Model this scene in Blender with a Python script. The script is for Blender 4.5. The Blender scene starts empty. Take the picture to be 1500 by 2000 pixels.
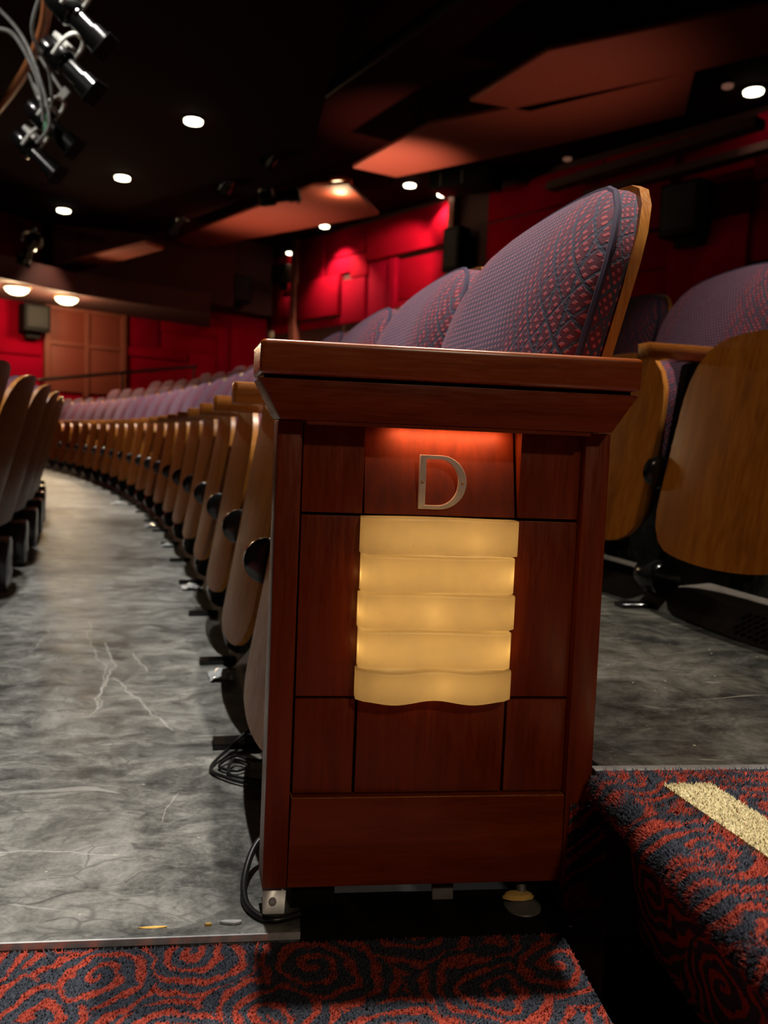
import bpy, bmesh, math, random
from mathutils import Vector, Matrix
random.seed(7)
SC = bpy.context.scene
COL = SC.collection

# ------------------------------------------------------------------ camera
FPX = 1650.0
CAM_POS = Vector((0.0, -0.9111, 0.5379))
YAW, PITCH, ROLL = -0.1279, -0.0838, 0.0406
cd = bpy.data.cameras.new('camera')
cd.sensor_fit = 'VERTICAL'; cd.sensor_height = 36.0
cd.lens = FPX * 36.0 / 2000.0
cd.clip_start = 0.02; cd.clip_end = 200
cd.dof.use_dof = True; cd.dof.focus_distance = 0.93; cd.dof.aperture_fstop = 6.2
cam = bpy.data.objects.new('camera', cd); COL.objects.link(cam)
_f = Vector((-math.sin(YAW) * math.cos(PITCH), math.cos(YAW) * math.cos(PITCH), math.sin(PITCH)))
_r = Vector((math.cos(YAW), math.sin(YAW), 0)); _u = _r.cross(_f)
_r2 = _r * math.cos(ROLL) + _u * math.sin(ROLL); _u2 = _u * math.cos(ROLL) - _r * math.sin(ROLL)
cam.matrix_world = Matrix(((_r2.x, _u2.x, -_f.x, CAM_POS.x), (_r2.y, _u2.y, -_f.y, CAM_POS.y), (_r2.z, _u2.z, -_f.z, CAM_POS.z), (0, 0, 0, 1)))
SC.camera = cam

# ------------------------------------------------------------------ world, exposure
w = bpy.data.worlds.new('house_dark'); SC.world = w; w.use_nodes = True
w.node_tree.nodes['Background'].inputs[0].default_value = (1.0, 0.72, 0.58, 1)
w.node_tree.nodes['Background'].inputs[1].default_value = 0.012
SC.view_settings.view_transform = 'Standard'; SC.view_settings.look = 'None'
SC.view_settings.exposure = 0.0; SC.view_settings.gamma = 1.0
SC.view_settings.use_curve_mapping = False
SC.cycles.max_bounces = 5; SC.cycles.diffuse_bounces = 3; SC.cycles.glossy_bounces = 2; SC.cycles.transmission_bounces = 3
SC.cycles.caustics_reflective = False; SC.cycles.caustics_refractive = False
SC.cycles.adaptive_threshold = 0.03

WARM = (1.0, 0.78, 0.55)
WHITE = (1.0, 0.9, 0.78)
NEUTRAL = (1.0, 0.955, 0.88)
def spot(name, loc, to, power, color=WARM, angle=80, blend=0.6, size=0.08, parent=None):
    d = bpy.data.lights.new(name, 'SPOT'); d.energy = power; d.color = color
    d.spot_size = math.radians(angle); d.spot_blend = blend; d.shadow_soft_size = size
    o = bpy.data.objects.new(name, d); COL.objects.link(o)
    o.location = loc
    o.rotation_euler = (Vector(to) - Vector(loc)).to_track_quat('-Z', 'Y').to_euler()
    return o
def point(name, loc, power, color=WARM, size=0.1):
    d = bpy.data.lights.new(name, 'POINT'); d.energy = power; d.color = color; d.shadow_soft_size = size
    o = bpy.data.objects.new(name, d); COL.objects.link(o); o.location = loc
    return o
# house downlights over the front rows, then added fill lights (the fittings in view carry their own lights further down)
spot('house_downlight', (-0.15, 0.95, 5.1), (-0.55, 0.85, 0), 1000, NEUTRAL, 44, 1.0, 0.06)
spot('house_downlight', (-0.75, 3.6, 4.36), (-0.9, 3.7, 0), 700, NEUTRAL, 66, 0.8, 0.07)
spot('house_downlight', (-1.2, 6.6, 4.36), (-1.5, 6.7, 0), 1000, WHITE, 66, 0.8, 0.07)
spot('house_downlight', (-1.9, 9.6, 4.36), (-2.3, 9.7, 0), 1150, WARM, 68, 0.8, 0.07)
spot('aisle_fill_light', (0.95, 0.78, 5.1), (0.80, 0.0, 0), 1050, WHITE, 46, 0.9, 0.06)  # unseen lamp added to brighten the step and the upper row
spot('aisle_fill_light', (1.6, -6.0, 4.6), (0.3, -0.4, 0.2), 270, WARM, 22, 0.9, 0.2)  # unseen fill added behind the camera to light the panel front
spot('reflector_fill', (1.1, 11.3, 2.4), (1.5, 11.7, 4.6), 520, (1.0, 0.66, 0.46), 58, 1.0, 0.1)  # this and the next two: added uplights without fittings, brightening the hung panels
spot('reflector_fill', (3.2, 8.3, 1.6), (2.9, 8.5, 4.6), 80, (1.0, 0.62, 0.42), 70, 1.0, 0.1)
spot('reflector_fill', (-0.6, 15.4, 2.0), (-0.4, 15.4, 4.6), 280, (1.0, 0.60, 0.40), 80, 1.0, 0.1)
spot('rig_fill', (-3.4, 2.2, 4.3), (-1.4, 4.6, 2.6), 420, NEUTRAL, 40, 0.8, 0.1)  # unseen fill added to brighten the fittings on the lighting pipe
# ------------------------------------------------------------------ node helper
class NT:
    def __init__(self, name):
        self.m = bpy.data.materials.new(name); self.m.use_nodes = True
        self.t = self.m.node_tree; self.t.nodes.clear()
        self.out = self.t.nodes.new('ShaderNodeOutputMaterial')
    def n(self, typ, ins=None, **kw):
        nd = self.t.nodes.new('ShaderNode' + typ)
        for k, v in kw.items(): setattr(nd, k, v)
        if ins:
            for k, v in ins.items(): self.set(nd.inputs[k], v)
        return nd
    def set(self, sock, v):
        if isinstance(v, bpy.types.NodeSocket): self.t.links.new(v, sock)
        elif isinstance(v, bpy.types.Node): self.t.links.new(v.outputs[0], sock)
        else:
            if isinstance(v, tuple) and len(v) == 3 and sock.type == 'RGBA': v = v + (1,)
            sock.default_value = v
    def math(self, op, a, b=None, c=None, clamp=False):
        nd = self.n('Math', operation=op, use_clamp=clamp); self.set(nd.inputs[0], a)
        if b is not None: self.set(nd.inputs[1], b)
        if c is not None: self.set(nd.inputs[2], c)
        return nd.outputs[0]
    def vmath(self, op, a, b=None, scale=None, out=0):
        nd = self.n('VectorMath', operation=op); self.set(nd.inputs[0], a)
        if b is not None: self.set(nd.inputs[1], b)
        if scale is not None: self.set(nd.inputs['Scale'], scale)
        return nd.outputs[out]
    def mix(self, f, a, b, blend='MIX'):
        nd = self.n('Mix', data_type='RGBA', blend_type=blend); self.set(nd.inputs[0], f)
        self.set(nd.inputs[6], a); self.set(nd.inputs[7], b); return nd.outputs[2]
    def ramp(self, v, lo, hi, a=0.0, b=1.0, smooth=True):
        nd = self.n('MapRange', interpolation_type='SMOOTHSTEP' if smooth else 'LINEAR')
        self.set(nd.inputs[0], v)
        for i, x in zip((1, 2, 3, 4), (lo, hi, a, b)): self.set(nd.inputs[i], x)
        return nd.outputs[0]
    def noise(self, vec, scale, detail=4.0, rough=0.55, dist=0.0):
        nd = self.n('TexNoise'); self.set(nd.inputs['Vector'], vec)
        nd.inputs['Scale'].default_value = scale; nd.inputs['Detail'].default_value = detail
        nd.inputs['Roughness'].default_value = rough; nd.inputs['Distortion'].default_value = dist
        return nd.outputs[0]
    def bump(self, h, strength=0.3, dist=0.002):
        nd = self.n('Bump'); self.set(nd.inputs['Height'], h)
        nd.inputs['Strength'].default_value = strength; nd.inputs['Distance'].default_value = dist
        return nd.outputs[0]
    def bsdf(self, **kw):
        nd = self.n('BsdfPrincipled')
        for k, v in kw.items(): self.set(nd.inputs[k.replace('_', ' ')], v)
        self.t.links.new(nd.outputs[0], self.out.inputs[0]); self.b = nd
        return self.m
    def pos(self): return self.n('NewGeometry').outputs['Position']
    def obj(self): return self.n('TexCoord').outputs['Object']
    def uv(self): return self.n('TexCoord').outputs['UV']
    def rand(self): return self.n('ObjectInfo').outputs['Random']
    def sep(self, v):
        nd = self.n('SeparateXYZ'); self.set(nd.inputs[0], v); return nd.outputs
    def comb(self, x, y, z=0.0):
        nd = self.n('CombineXYZ'); self.set(nd.inputs[0], x); self.set(nd.inputs[1], y); self.set(nd.inputs[2], z); return nd.outputs[0]

def wood(name, dark, light, grain, rough=0.32, gscale=1.0, coat=0.3, spec=0.35):
    t = NT(name); o = t.obj()
    r = t.rand()
    off = t.vmath('ADD', o, t.vmath('SCALE', (3.1, 7.7, 5.3), scale=r))
    sv = t.vmath('MULTIPLY', off, tuple(g * gscale for g in grain))
    big = t.noise(sv, 1.0, 3, 0.5, 0.6)
    fine = t.noise(sv, 5.0, 4, 0.6)
    v = t.math('ADD', t.math('MULTIPLY', big, 0.65), t.math('MULTIPLY', fine, 0.35))
    c = t.mix(t.ramp(v, 0.30, 0.72), dark, light)
    wear = t.ramp(t.noise(o, 140.0, 2, 0.6), 0.74, 0.80)
    c = t.mix(t.math('MULTIPLY', wear, 0.25), c, tuple(min(1, x * 2.0 + 0.02) for x in light))
    return t.bsdf(Base_Color=c, Roughness=t.ramp(fine, 0.3, 0.7, rough - 0.06, rough + 0.1),
                  Normal=t.bump(fine, 0.08, 0.001), Specular_IOR_Level=spec, Coat_Weight=coat, Coat_Roughness=0.25)
CH_D, CH_L = (0.13, 0.017, 0.0007), (0.22, 0.034, 0.0014)
M = {}
M['cherry_v'] = wood('cherry_vertical_grain', CH_D, CH_L, (60, 60, 5), coat=0.12)
M['letter_wood'] = wood('letter_board_wood', (0.16, 0.02, 0.003), (0.26, 0.036, 0.005), (60, 60, 5), 0.6, coat=0.0)
M['cherry_h'] = wood('cherry_horizontal_grain', CH_D, CH_L, (5, 60, 60), coat=0.12)
M['cherry_cap'] = wood('cherry_cap', (0.20, 0.036, 0.003), (0.34, 0.072, 0.007), (5, 60, 60), 0.22, coat=0.6)
M['shell'] = wood('seat_plywood', (0.115, 0.028, 0.0012), (0.195, 0.056, 0.0028), (30, 30, 3), 0.36, coat=0.04, spec=0.2)
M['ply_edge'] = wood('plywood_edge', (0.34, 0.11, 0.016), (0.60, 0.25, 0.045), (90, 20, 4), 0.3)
M['arm'] = wood('arm_wood', (0.34, 0.10, 0.014), (0.56, 0.20, 0.032), (4, 40, 40), 0.24, coat=0.6)

def simple(name, col, rough=0.5, metal=0.0, **kw):
    t = NT(name)
    n = t.noise(t.obj(), 40, 3)
    c = t.mix(t.ramp(n, 0.3, 0.7), tuple(x * 0.8 for x in col), tuple(min(1, x * 1.15) for x in col))
    return t.bsdf(Base_Color=c, Roughness=rough, Metallic=metal, **kw)
M['black'] = simple('black_gloss_paint', (0.006, 0.006, 0.006), 0.2, Coat_Weight=0.4)
M['black_matte'] = simple('black_matte', (0.005, 0.004, 0.004), 0.7, Specular_IOR_Level=0.15)
M['rubber'] = simple('black_rubber', (0.008, 0.008, 0.008), 0.35)
M['nickel'] = simple('brushed_nickel', (0.84, 0.74, 0.63), 0.45, 0.0)
M['worn_highlight'] = wood('worn_highlight_varnish', (0.36, 0.13, 0.02), (0.60, 0.27, 0.05), (8, 60, 60), 0.32, coat=0.12)  # lighter worn wood, also painting in the cap's gold edge highlight
M['brass'] = simple('brass_screw', (0.75, 0.38, 0.15), 0.3, 0.5)
M['zinc'] = simple('zinc_plate', (0.62, 0.63, 0.64), 0.35, 0.3)
M['steel_dull'] = simple('dull_steel', (0.16, 0.15, 0.14), 0.5, 0.4)
M['duct'] = simple('painted_kick_plate', (0.10, 0.085, 0.07), 0.55, 0.1)
M['foam'] = simple('yellow_foam', (0.65, 0.40, 0.10), 0.9)
M['ceiling'] = simple('dark_ceiling', (0.014, 0.0012, 0.0010), 1.0, Specular_IOR_Level=0.05)
M['soffit'] = simple('dark_red_soffit', (0.055, 0.009, 0.006), 0.75)
M['reflector'] = simple('ceiling_reflector_paint', (0.30, 0.055, 0.03), 0.7)
M['copper'] = simple('orange_brown_pipe', (0.45, 0.16, 0.06), 0.4)
M['white_fit'] = simple('white_enamel', (0.75, 0.74, 0.68), 0.4)
M['green'] = simple('green_tape', (0.05, 0.22, 0.10), 0.5)
M['switch'] = simple('ivory_plastic', (0.6, 0.5, 0.38), 0.4)
M['grille'] = simple('speaker_cloth', (0.012, 0.010, 0.010), 0.8)
M['tape'] = simple('crumpled_clear_tape', (0.55, 0.57, 0.58), 0.12, 0.2)
M['cable_grey'] = simple('grey_cable', (0.28, 0.28, 0.27), 0.5)

def red_wall(name, k=1.0):
    t = NT(name); n = t.noise(t.pos(), 1.3, 5); f = t.noise(t.pos(), 60, 2)
    c = t.mix(t.ramp(n, 0.3, 0.7), (0.21 * k, 0.0004, 0.011), (0.29 * k, 0.0008, 0.016))
    r = t.rand()
    c = t.mix(t.ramp(r, 0, 1, 0.0, 0.4), c, (0.36 * k, 0.001, 0.006))
    return t.bsdf(Base_Color=c, Roughness=0.95, Specular_IOR_Level=0.05, Normal=t.bump(f, 0.2, 0.004))
M['red'] = red_wall('crimson_felt')
M['brown_wall'] = simple('brown_red_trim', (0.20, 0.045, 0.025), 0.6)

def mesh_panel():
    t = NT('shutter_mesh'); x, y, z = t.sep(t.pos())[:3]
    a = t.math('SINE', t.math('MULTIPLY', x, 160)); b = t.math('SINE', t.math('MULTIPLY', z, 160))
    v = t.math('MULTIPLY', a, b)
    c = t.mix(t.ramp(v, -0.5, 0.5), (0.14, 0.022, 0.012), (0.22, 0.04, 0.02))
    return t.bsdf(Base_Color=c, Roughness=0.6)
M['shutter'] = mesh_panel()

def emit(name, col, s):
    t = NT(name); e = t.n('Emission', {'Color': col, 'Strength': s})
    t.t.links.new(e.outputs[0], t.out.inputs[0]); return t.m
M['lamp'] = emit('lamp_lens', (1.0, 0.86, 0.62), 9.0)
M['dome'] = emit('lamp_dome', (1.0, 0.80, 0.48), 7.0)
M['lamp_dim'] = emit('lamp_dim', (1.0, 0.45, 0.3), 0.12)
M['led'] = emit('led_strip', (1.0, 0.45, 0.22), 6.0)

def glass_brick():
    t = NT('frosted_cast_glass'); p = t.obj()
    n = t.noise(p, 30, 3, 0.5); f = t.noise(p, 260, 2)
    c = t.mix(t.ramp(n, 0.35, 0.65), (0.80, 0.66, 0.42), (0.88, 0.72, 0.44))
    c = t.mix(t.math('MULTIPLY', t.ramp(f, 0.72, 0.78), 0.5), c, (0.5, 0.36, 0.18))
    bm_ = t.bump(t.noise(p, 70, 3), 0.25, 0.002)
    tr = t.n('BsdfTranslucent', {'Color': c, 'Normal': bm_})
    pb = t.n('BsdfPrincipled', {'Base Color': (0.55, 0.42, 0.24), 'Roughness': 0.35, 'Normal': bm_, 'Coat Weight': 0.5, 'Coat Roughness': 0.12})
    mx = t.n('MixShader', {0: 0.28, 1: tr.outputs[0], 2: pb.outputs[0]})
    t.t.links.new(mx.outputs[0], t.out.inputs[0]); return t.m
M['glass'] = glass_brick()

def fabric():
    t = NT('purple_patterned_fabric'); u = t.uv(); x, y, z = t.sep(u)[:3]
    def stripes(v, period, width):       # 1 on thin lines
        f = t.math('ABSOLUTE', t.math('SUBTRACT', t.math('FRACT', t.math('DIVIDE', v, period)), 0.5))
        return t.ramp(f, 0.5 - width, 0.5 - width * 0.5)
    # woven dashes, staggered rows
    row = t.math('FLOOR', t.math('DIVIDE', y, 0.0082))
    xs = t.math('ADD', x, t.math('MULTIPLY', row, 0.0059))
    fx = t.math('ABSOLUTE', t.math('SUBTRACT', t.math('FRACT', t.math('DIVIDE', xs, 0.0118)), 0.5))
    fy = t.math('ABSOLUTE', t.math('SUBTRACT', t.math('FRACT', t.math('DIVIDE', y, 0.0082)), 0.5))
    d = t.math('ADD', t.math('MULTIPLY', fx, 1.0), t.math('MULTIPLY', fy, 0.75))
    dot = t.ramp(d, 0.34, 0.22)
    ax = t.math('ABSOLUTE', x)
    side = t.ramp(ax, 0.10, 0.15)
    l1 = stripes(x, 0.026, 0.09)
    l2 = stripes(t.math('ADD', t.math('MULTIPLY', x, 0.8), t.math('MULTIPLY', y, 0.62)), 0.026, 0.09)
    l3 = stripes(t.math('SUBTRACT', t.math('MULTIPLY', x, 0.8), t.math('MULTIPLY', y, 0.62)), 0.026, 0.09)
    lat = t.math('MULTIPLY', t.math('MAXIMUM', l1, t.math('MAXIMUM', l2, l3)), side)
    n = t.noise(u, 30, 3)
    base = t.mix(t.ramp(n, 0.3, 0.7), (0.020, 0.014, 0.040), (0.034, 0.022, 0.056))
    base = t.mix(t.math('MULTIPLY', side, 0.8), base, (0.13, 0.016, 0.032))
    c = t.mix(dot, base, t.mix(side, (0.36, 0.11, 0.14), (0.43, 0.07, 0.085)))
    c = t.mix(lat, c, (0.032, 0.042, 0.075))
    return t.bsdf(Base_Color=c, Roughness=0.9, Sheen_Weight=0.08, Sheen_Roughness=0.5, Sheen_Tint=(0.75, 0.52, 0.82),
                  Normal=t.bump(t.math('SUBTRACT', dot, lat), 0.35, 0.0015))
M['fabric'] = fabric()

def carpet():
    t = NT('swirl_carpet'); p = t.pos(); x, y, z = t.sep(p)[:3]
    q = t.comb(t.math('SUBTRACT', x, z), t.math('ADD', y, t.math('MULTIPLY', z, 0.35)))
    wob = t.n('TexNoise', {'Vector': q, 'Scale': 14.0, 'Detail': 2.0}).outputs[1]
    qd = t.vmath('ADD', q, t.vmath('SCALE', t.vmath('SUBTRACT', wob, (0.5, 0.5, 0.5)), scale=0.060))
    vor = t.n('TexVoronoi', {'Vector': qd, 'Scale': 9.0, 'Randomness': 0.85}, voronoi_dimensions='2D')
    cp = t.vmath('SUBTRACT', t.vmath('SCALE', qd, scale=1.0), vor.outputs['Position'])
    cx, cy, cz = t.sep(cp)[:3]
    ang = t.math('ARCTAN2', cy, cx)
    dist = t.vmath('LENGTH', cp, out=1)
    ph = t.math('ADD', t.math('MULTIPLY', dist, 2 * math.pi / 0.0200), t.math('MULTIPLY', ang, 1.0))
    s = t.math('SINE', ph)
    brk = t.noise(q, 42, 2)
    fuzz = t.noise(q, 420, 2)
    v = t.math('ADD', s, t.math('MULTIPLY', t.math('SUBTRACT', brk, 0.5), 3.6))
    v = t.math('ADD', v, t.math('MULTIPLY', t.math('SUBTRACT', fuzz, 0.5), 1.6))
    m = t.ramp(v, 0.1, 0.42)
    navy = t.mix(t.ramp(fuzz, 0.3, 0.7), (0.016, 0.020, 0.032), (0.055, 0.065, 0.092))
    redc = t.mix(t.ramp(t.noise(q, 300, 2), 0.3, 0.7), (0.24, 0.022, 0.011), (0.48, 0.066, 0.034))
    return t.bsdf(Base_Color=t.mix(m, navy, redc), Roughness=0.95, Normal=t.bump(fuzz, 0.8, 0.004))
M['carpet'] = carpet()
def cream():
    t = NT('cream_carpet'); f = t.noise(t.pos(), 330, 3)
    return t.bsdf(Base_Color=t.mix(t.ramp(f, 0.3, 0.7), (0.46, 0.36, 0.16), (0.84, 0.74, 0.44)), Roughness=0.95, Normal=t.bump(f, 0.8, 0.004))
M['cream'] = cream()

def floor_mat(name, k=1.0, segs=(), tint=(1, 1, 1)):
    t = NT(name); p = t.pos(); x, y, z = t.sep(p)[:3]
    warpv = t.vmath('SCALE', t.vmath('SUBTRACT', t.n('TexNoise', {'Vector': p, 'Scale': 5.0, 'Detail': 3.0}).outputs[1], (0.5, 0.5, 0.5)), scale=0.16)
    pw = t.vmath('ADD', p, warpv)
    st = t.vmath('MULTIPLY', pw, (5.5, 11.0, 3.0))
    rip = t.noise(st, 1.7, 7, 0.66, 0.7)
    big = t.noise(p, 1.7, 5, 0.6, 0.4)
    mid = t.noise(pw, 13.0, 8, 0.7)
    fine = t.noise(p, 150.0, 5, 0.75)
    v = t.math('ADD', t.math('ADD', t.math('MULTIPLY', big, 0.34), t.math('MULTIPLY', rip, 0.26)), t.math('ADD', t.math('MULTIPLY', mid, 0.26), t.math('MULTIPLY', fine, 0.14)))
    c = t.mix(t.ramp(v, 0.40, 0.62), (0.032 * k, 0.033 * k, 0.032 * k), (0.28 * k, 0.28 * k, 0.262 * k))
    crk = t.n('TexVoronoi', {'Vector': t.vmath('MULTIPLY', pw, (14, 26, 8)), 'Scale': 1.0}, feature='DISTANCE_TO_EDGE').outputs[0]
    c = t.mix(t.math('MULTIPLY', t.ramp(crk, 0.05, 0.0), t.ramp(mid, 0.45, 0.6, 0.0, 0.5)), c, (0.03 * k, 0.03 * k, 0.03 * k))
    dk = t.ramp(t.noise(st, 2.2, 6, 0.62, 1.0), 0.58, 0.66)
    c = t.mix(t.math('MULTIPLY', dk, 0.55), c, (0.03 * k, 0.03 * k, 0.03 * k))
    vo = t.n('TexVoronoi', {'Vector': p, 'Scale': 38.0}).outputs[0]
    sp = t.math('MULTIPLY', t.ramp(vo, 0.085, 0.05), t.ramp(t.noise(p, 6, 2), 0.50, 0.62))
    c = t.mix(t.math('MULTIPLY', sp, 0.7), c, (0.46, 0.45, 0.40))
    sc = t.ramp(t.noise(t.vmath('MULTIPLY', t.vmath('ADD', p, t.vmath('SCALE', t.n('TexNoise', {'Vector': p, 'Scale': 2.0}).outputs[1], scale=0.4)), (7, 60, 1)), 1.0, 2, 0.5), 0.70, 0.74)
    c = t.mix(t.math('MULTIPLY', sc, 0.35), c, (0.42, 0.42, 0.40))
    pz = t.comb(x, y, 0.0)
    wobble = t.vmath('MULTIPLY', t.vmath('SUBTRACT', t.n('TexNoise', {'Vector': p, 'Scale': 9.0, 'Detail': 2.0}).outputs[1], (0.5, 0.5, 0.5)), (0.05, 0.05, 0.0))
    for (ax, ay), (bx, by), wd, st_ in segs:
        ba = (bx - ax, by - ay, 0.0); L2 = ba[0] ** 2 + ba[1] ** 2
        pa = t.vmath('SUBTRACT', pz, (ax, ay, 0.0))
        pa = t.vmath('ADD', pa, wobble)
        h = t.math('DIVIDE', t.vmath('DOT_PRODUCT', pa, ba, out=1), L2, clamp=True)
        dd = t.vmath('LENGTH', t.vmath('SUBTRACT', pa, t.vmath('SCALE', ba, scale=h)), out=1)
        c = t.mix(t.math('MULTIPLY', t.ramp(dd, wd * 0.6, wd * 0.1, 0.0, st_ * 0.7), t.ramp(fine, 0.3, 0.6, 0.25, 1.0)), c, (0.50, 0.49, 0.46))
    c = t.mix(1.0, c, tint, 'MULTIPLY')
    return t.bsdf(Base_Color=c, Roughness=t.ramp(mid, 0.3, 0.7, 0.30, 0.52), Specular_IOR_Level=0.45,
                  Normal=t.bump(t.math('ADD', t.math('MULTIPLY', rip, 1.0), t.math('MULTIPLY', fine, 0.15)), 0.32, 0.006))
def poly(pts, wd, s): return [(pts[i], pts[i + 1], wd, s) for i in range(len(pts) - 1)]
SEGS = (poly([(-0.511, 1.5), (-0.442, 1.213), (-0.369, 1.006), (-0.33, 0.784), (-0.332, 0.691)], 0.0045, 0.6)
        + poly([(-0.416, 1.266), (-0.362, 1.049), (-0.344, 0.87), (-0.335, 0.736)], 0.006, 0.7)
        + poly([(-0.334, 1.166), (-0.273, 1.0)], 0.005, 0.7) + poly([(-0.339, 0.946), (-0.234, 0.736), (-0.176, 0.619)], 0.006, 0.6)
        + poly([(-0.40, 0.175), (-0.256, 0.16), (-0.185, 0.15)], 0.003, 0.8) + poly([(-0.41, 0.677), (-0.228, 0.697)], 0.004, 0.4)
        + poly([(-0.139, 0.254), (-0.131, 0.34)], 0.0025, 0.6) + poly([(-0.41, 0.492), (-0.17, 0.535)], 0.003, 0.3)
        + poly([(-0.689, 2.075), (-0.547, 2.142)], 0.007, 0.5) + poly([(-0.565, 1.173), (-0.594, 1.463)], 0.006, 0.4))
M['floor'] = floor_mat('worn_black_floor_paint', 1.0, SEGS)
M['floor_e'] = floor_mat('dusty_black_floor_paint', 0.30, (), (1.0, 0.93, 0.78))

# ------------------------------------------------------------------ mesh helpers
def link(name, me, mat=None, parent=None):
    o = bpy.data.objects.new(name, me); COL.objects.link(o)
    if mat is not None:
        for m in (mat if isinstance(mat, (list, tuple)) else [mat]): me.materials.append(m)
    if parent is not None: o.parent = parent
    return o
def smooth(me, ang=None):
    for p in me.polygons: p.use_smooth = True
    if ang is not None:
        bm = bmesh.new(); bm.from_mesh(me)
        for e in bm.edges:
            if len(e.link_faces) == 2 and e.calc_face_angle(0) > ang: e.smooth = False
        bm.to_mesh(me); bm.free()
def mesh(name, v, f, sm=False, ang=None):
    me = bpy.data.meshes.new(name); me.from_pydata(v, [], f); me.update()
    if sm: smooth(me, ang)
    return me
def tag(o, label=None, cat=None, group=None, kind=None):
    if label: o['label'] = label
    if cat: o['category'] = cat
    if group: o['group'] = group
    if kind: o['kind'] = kind
    return o
def empty(name, loc=(0, 0, 0), rz=0.0):
    o = bpy.data.objects.new(name, None); COL.objects.link(o); o.location = loc; o.rotation_euler = (0, 0, rz)
    o.empty_display_size = 0.1
    return o
def bm_mesh(name, bm, bevel=0.0, segs=2, sm=False, ang=0.7):
    bmesh.ops.recalc_face_normals(bm, faces=bm.faces)
    if bevel > 0:
        bmesh.ops.bevel(bm, geom=[e for e in bm.edges if len(e.link_faces) == 2 and e.calc_face_angle(0) > 0.5], offset=bevel, segments=segs, profile=0.6, affect='EDGES')
    me = bpy.data.meshes.new(name); bm.to_mesh(me); bm.free()
    if sm or bevel > 0: smooth(me, ang)
    return me
def prism(name, poly2, a, b, axis='y', bevel=0.0, segs=2):
    """extrude a 2D polygon from a to b along an axis; poly in the other two axes in order"""
    bm = bmesh.new()
    def mk(p, t):
        if axis == 'y': return (p[0], t, p[1])
        if axis == 'x': return (t, p[0], p[1])
        return (p[0], p[1], t)
    A = [bm.verts.new(mk(p, a)) for p in poly2]; B = [bm.verts.new(mk(p, b)) for p in poly2]
    n = len(A); bm.faces.new(A); bm.faces.new(B[::-1])
    for i in range(n): bm.faces.new((A[i], B[i], B[(i + 1) % n], A[(i + 1) % n]))
    return bm_mesh(name, bm, bevel, segs)
def box(name, x0, x1, y0, y1, z0, z1, bevel=0.0, segs=2):
    return prism(name, [(x0, z0), (x1, z0), (x1, z1), (x0, z1)], y0, y1, 'y', bevel, segs)
def hexa(name, P, bevel=0.0, segs=2):
    bm = bmesh.new(); V = [bm.verts.new(p) for p in P]
    for f in ((0, 1, 2, 3), (4, 5, 6, 7), (0, 1, 5, 4), (1, 2, 6, 5), (2, 3, 7, 6), (3, 0, 4, 7)): bm.faces.new([V[i] for i in f])
    return bm_mesh(name, bm, bevel, segs)
def lathe(name, prof, n=20, axis='z', sm=True):
    v, f = [], []
    for r, h in prof:
        for i in range(n):
            a = 2 * math.pi * i / n; c, s = r * math.cos(a), r * math.sin(a)
            v.append({'z': (c, s, h), 'y': (c, h, s), 'x': (h, c, s)}[axis])
    for k in range(len(prof) - 1):
        for i in range(n):
            j = (i + 1) % n
            f.append((k * n + i, k * n + j, (k + 1) * n + j, (k + 1) * n + i))
    f.append(tuple(range(n))); f.append(tuple(range((len(prof) - 1) * n, len(prof) * n)))
    me = mesh(name, v, f); bm = bmesh.new(); bm.from_mesh(me); bmesh.ops.recalc_face_normals(bm, faces=bm.faces); bm.to_mesh(me); bm.free()
    if sm: smooth(me, 0.7)
    return me
def catmull(P, sub=6):
    P = [Vector(p) for p in P]; out = []
    for i in range(len(P) - 1):
        p0, p1, p2, p3 = P[max(i - 1, 0)], P[i], P[i + 1], P[min(i + 2, len(P) - 1)]
        for k in range(sub):
            t = k / sub
            out.append(0.5 * ((2 * p1) + (p2 - p0) * t + (2 * p0 - 5 * p1 + 4 * p2 - p3) * t * t + (3 * p1 - p0 - 3 * p2 + p3) * t ** 3))
    out.append(P[-1]); return out
def tube(name, P, r, n=8):
    v, f = [], []; a = None
    for i, p in enumerate(P):
        d = (P[min(i + 1, len(P) - 1)] - P[max(i - 1, 0)]).normalized()
        if a is None: a = d.orthogonal().normalized()
        a = (a - d * a.dot(d)).normalized(); b = d.cross(a)
        for k in range(n):
            t = 2 * math.pi * k / n; v.append(tuple(p + (a * math.cos(t) + b * math.sin(t)) * r))
    for i in range(len(P) - 1):
        for k in range(n):
            j = (k + 1) % n; f.append((i * n + k, i * n + j, (i + 1) * n + j, (i + 1) * n + k))
    f.append(tuple(range(n))); f.append(tuple(range((len(P) - 1) * n, len(P) * n)))
    return mesh(name, v, f, True, 0.9)
def rpoly(corners, seg=6):
    """rounded polygon from (a, b, radius)"""
    out = []; n = len(corners)
    for i in range(n):
        p = Vector(corners[i][:2]); r = corners[i][2]
        a = (Vector(corners[i - 1][:2]) - p).normalized(); b = (Vector(corners[(i + 1) % n][:2]) - p).normalized()
        if r <= 0: out.append(tuple(p)); continue
        ang = a.angle(b); d = r / math.tan(ang / 2)
        p1, p2 = p + a * d, p + b * d
        for k in range(seg + 1):
            t = k / seg; out.append(tuple(((1 - t) ** 2) * p1 + 2 * t * (1 - t) * p + t * t * p2))
    return out
def resample(P, n):
    P = [Vector(p) for p in P]; P.append(P[0]); L = [0]
    for i in range(1, len(P)): L.append(L[-1] + (P[i] - P[i - 1]).length)
    out = []; k = 0
    for i in range(n):
        s = L[-1] * i / n
        while L[k + 1] < s: k += 1
        t = (s - L[k]) / max(L[k + 1] - L[k], 1e-9); out.append(tuple(P[k].lerp(P[k + 1], t)))
    return out
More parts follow.
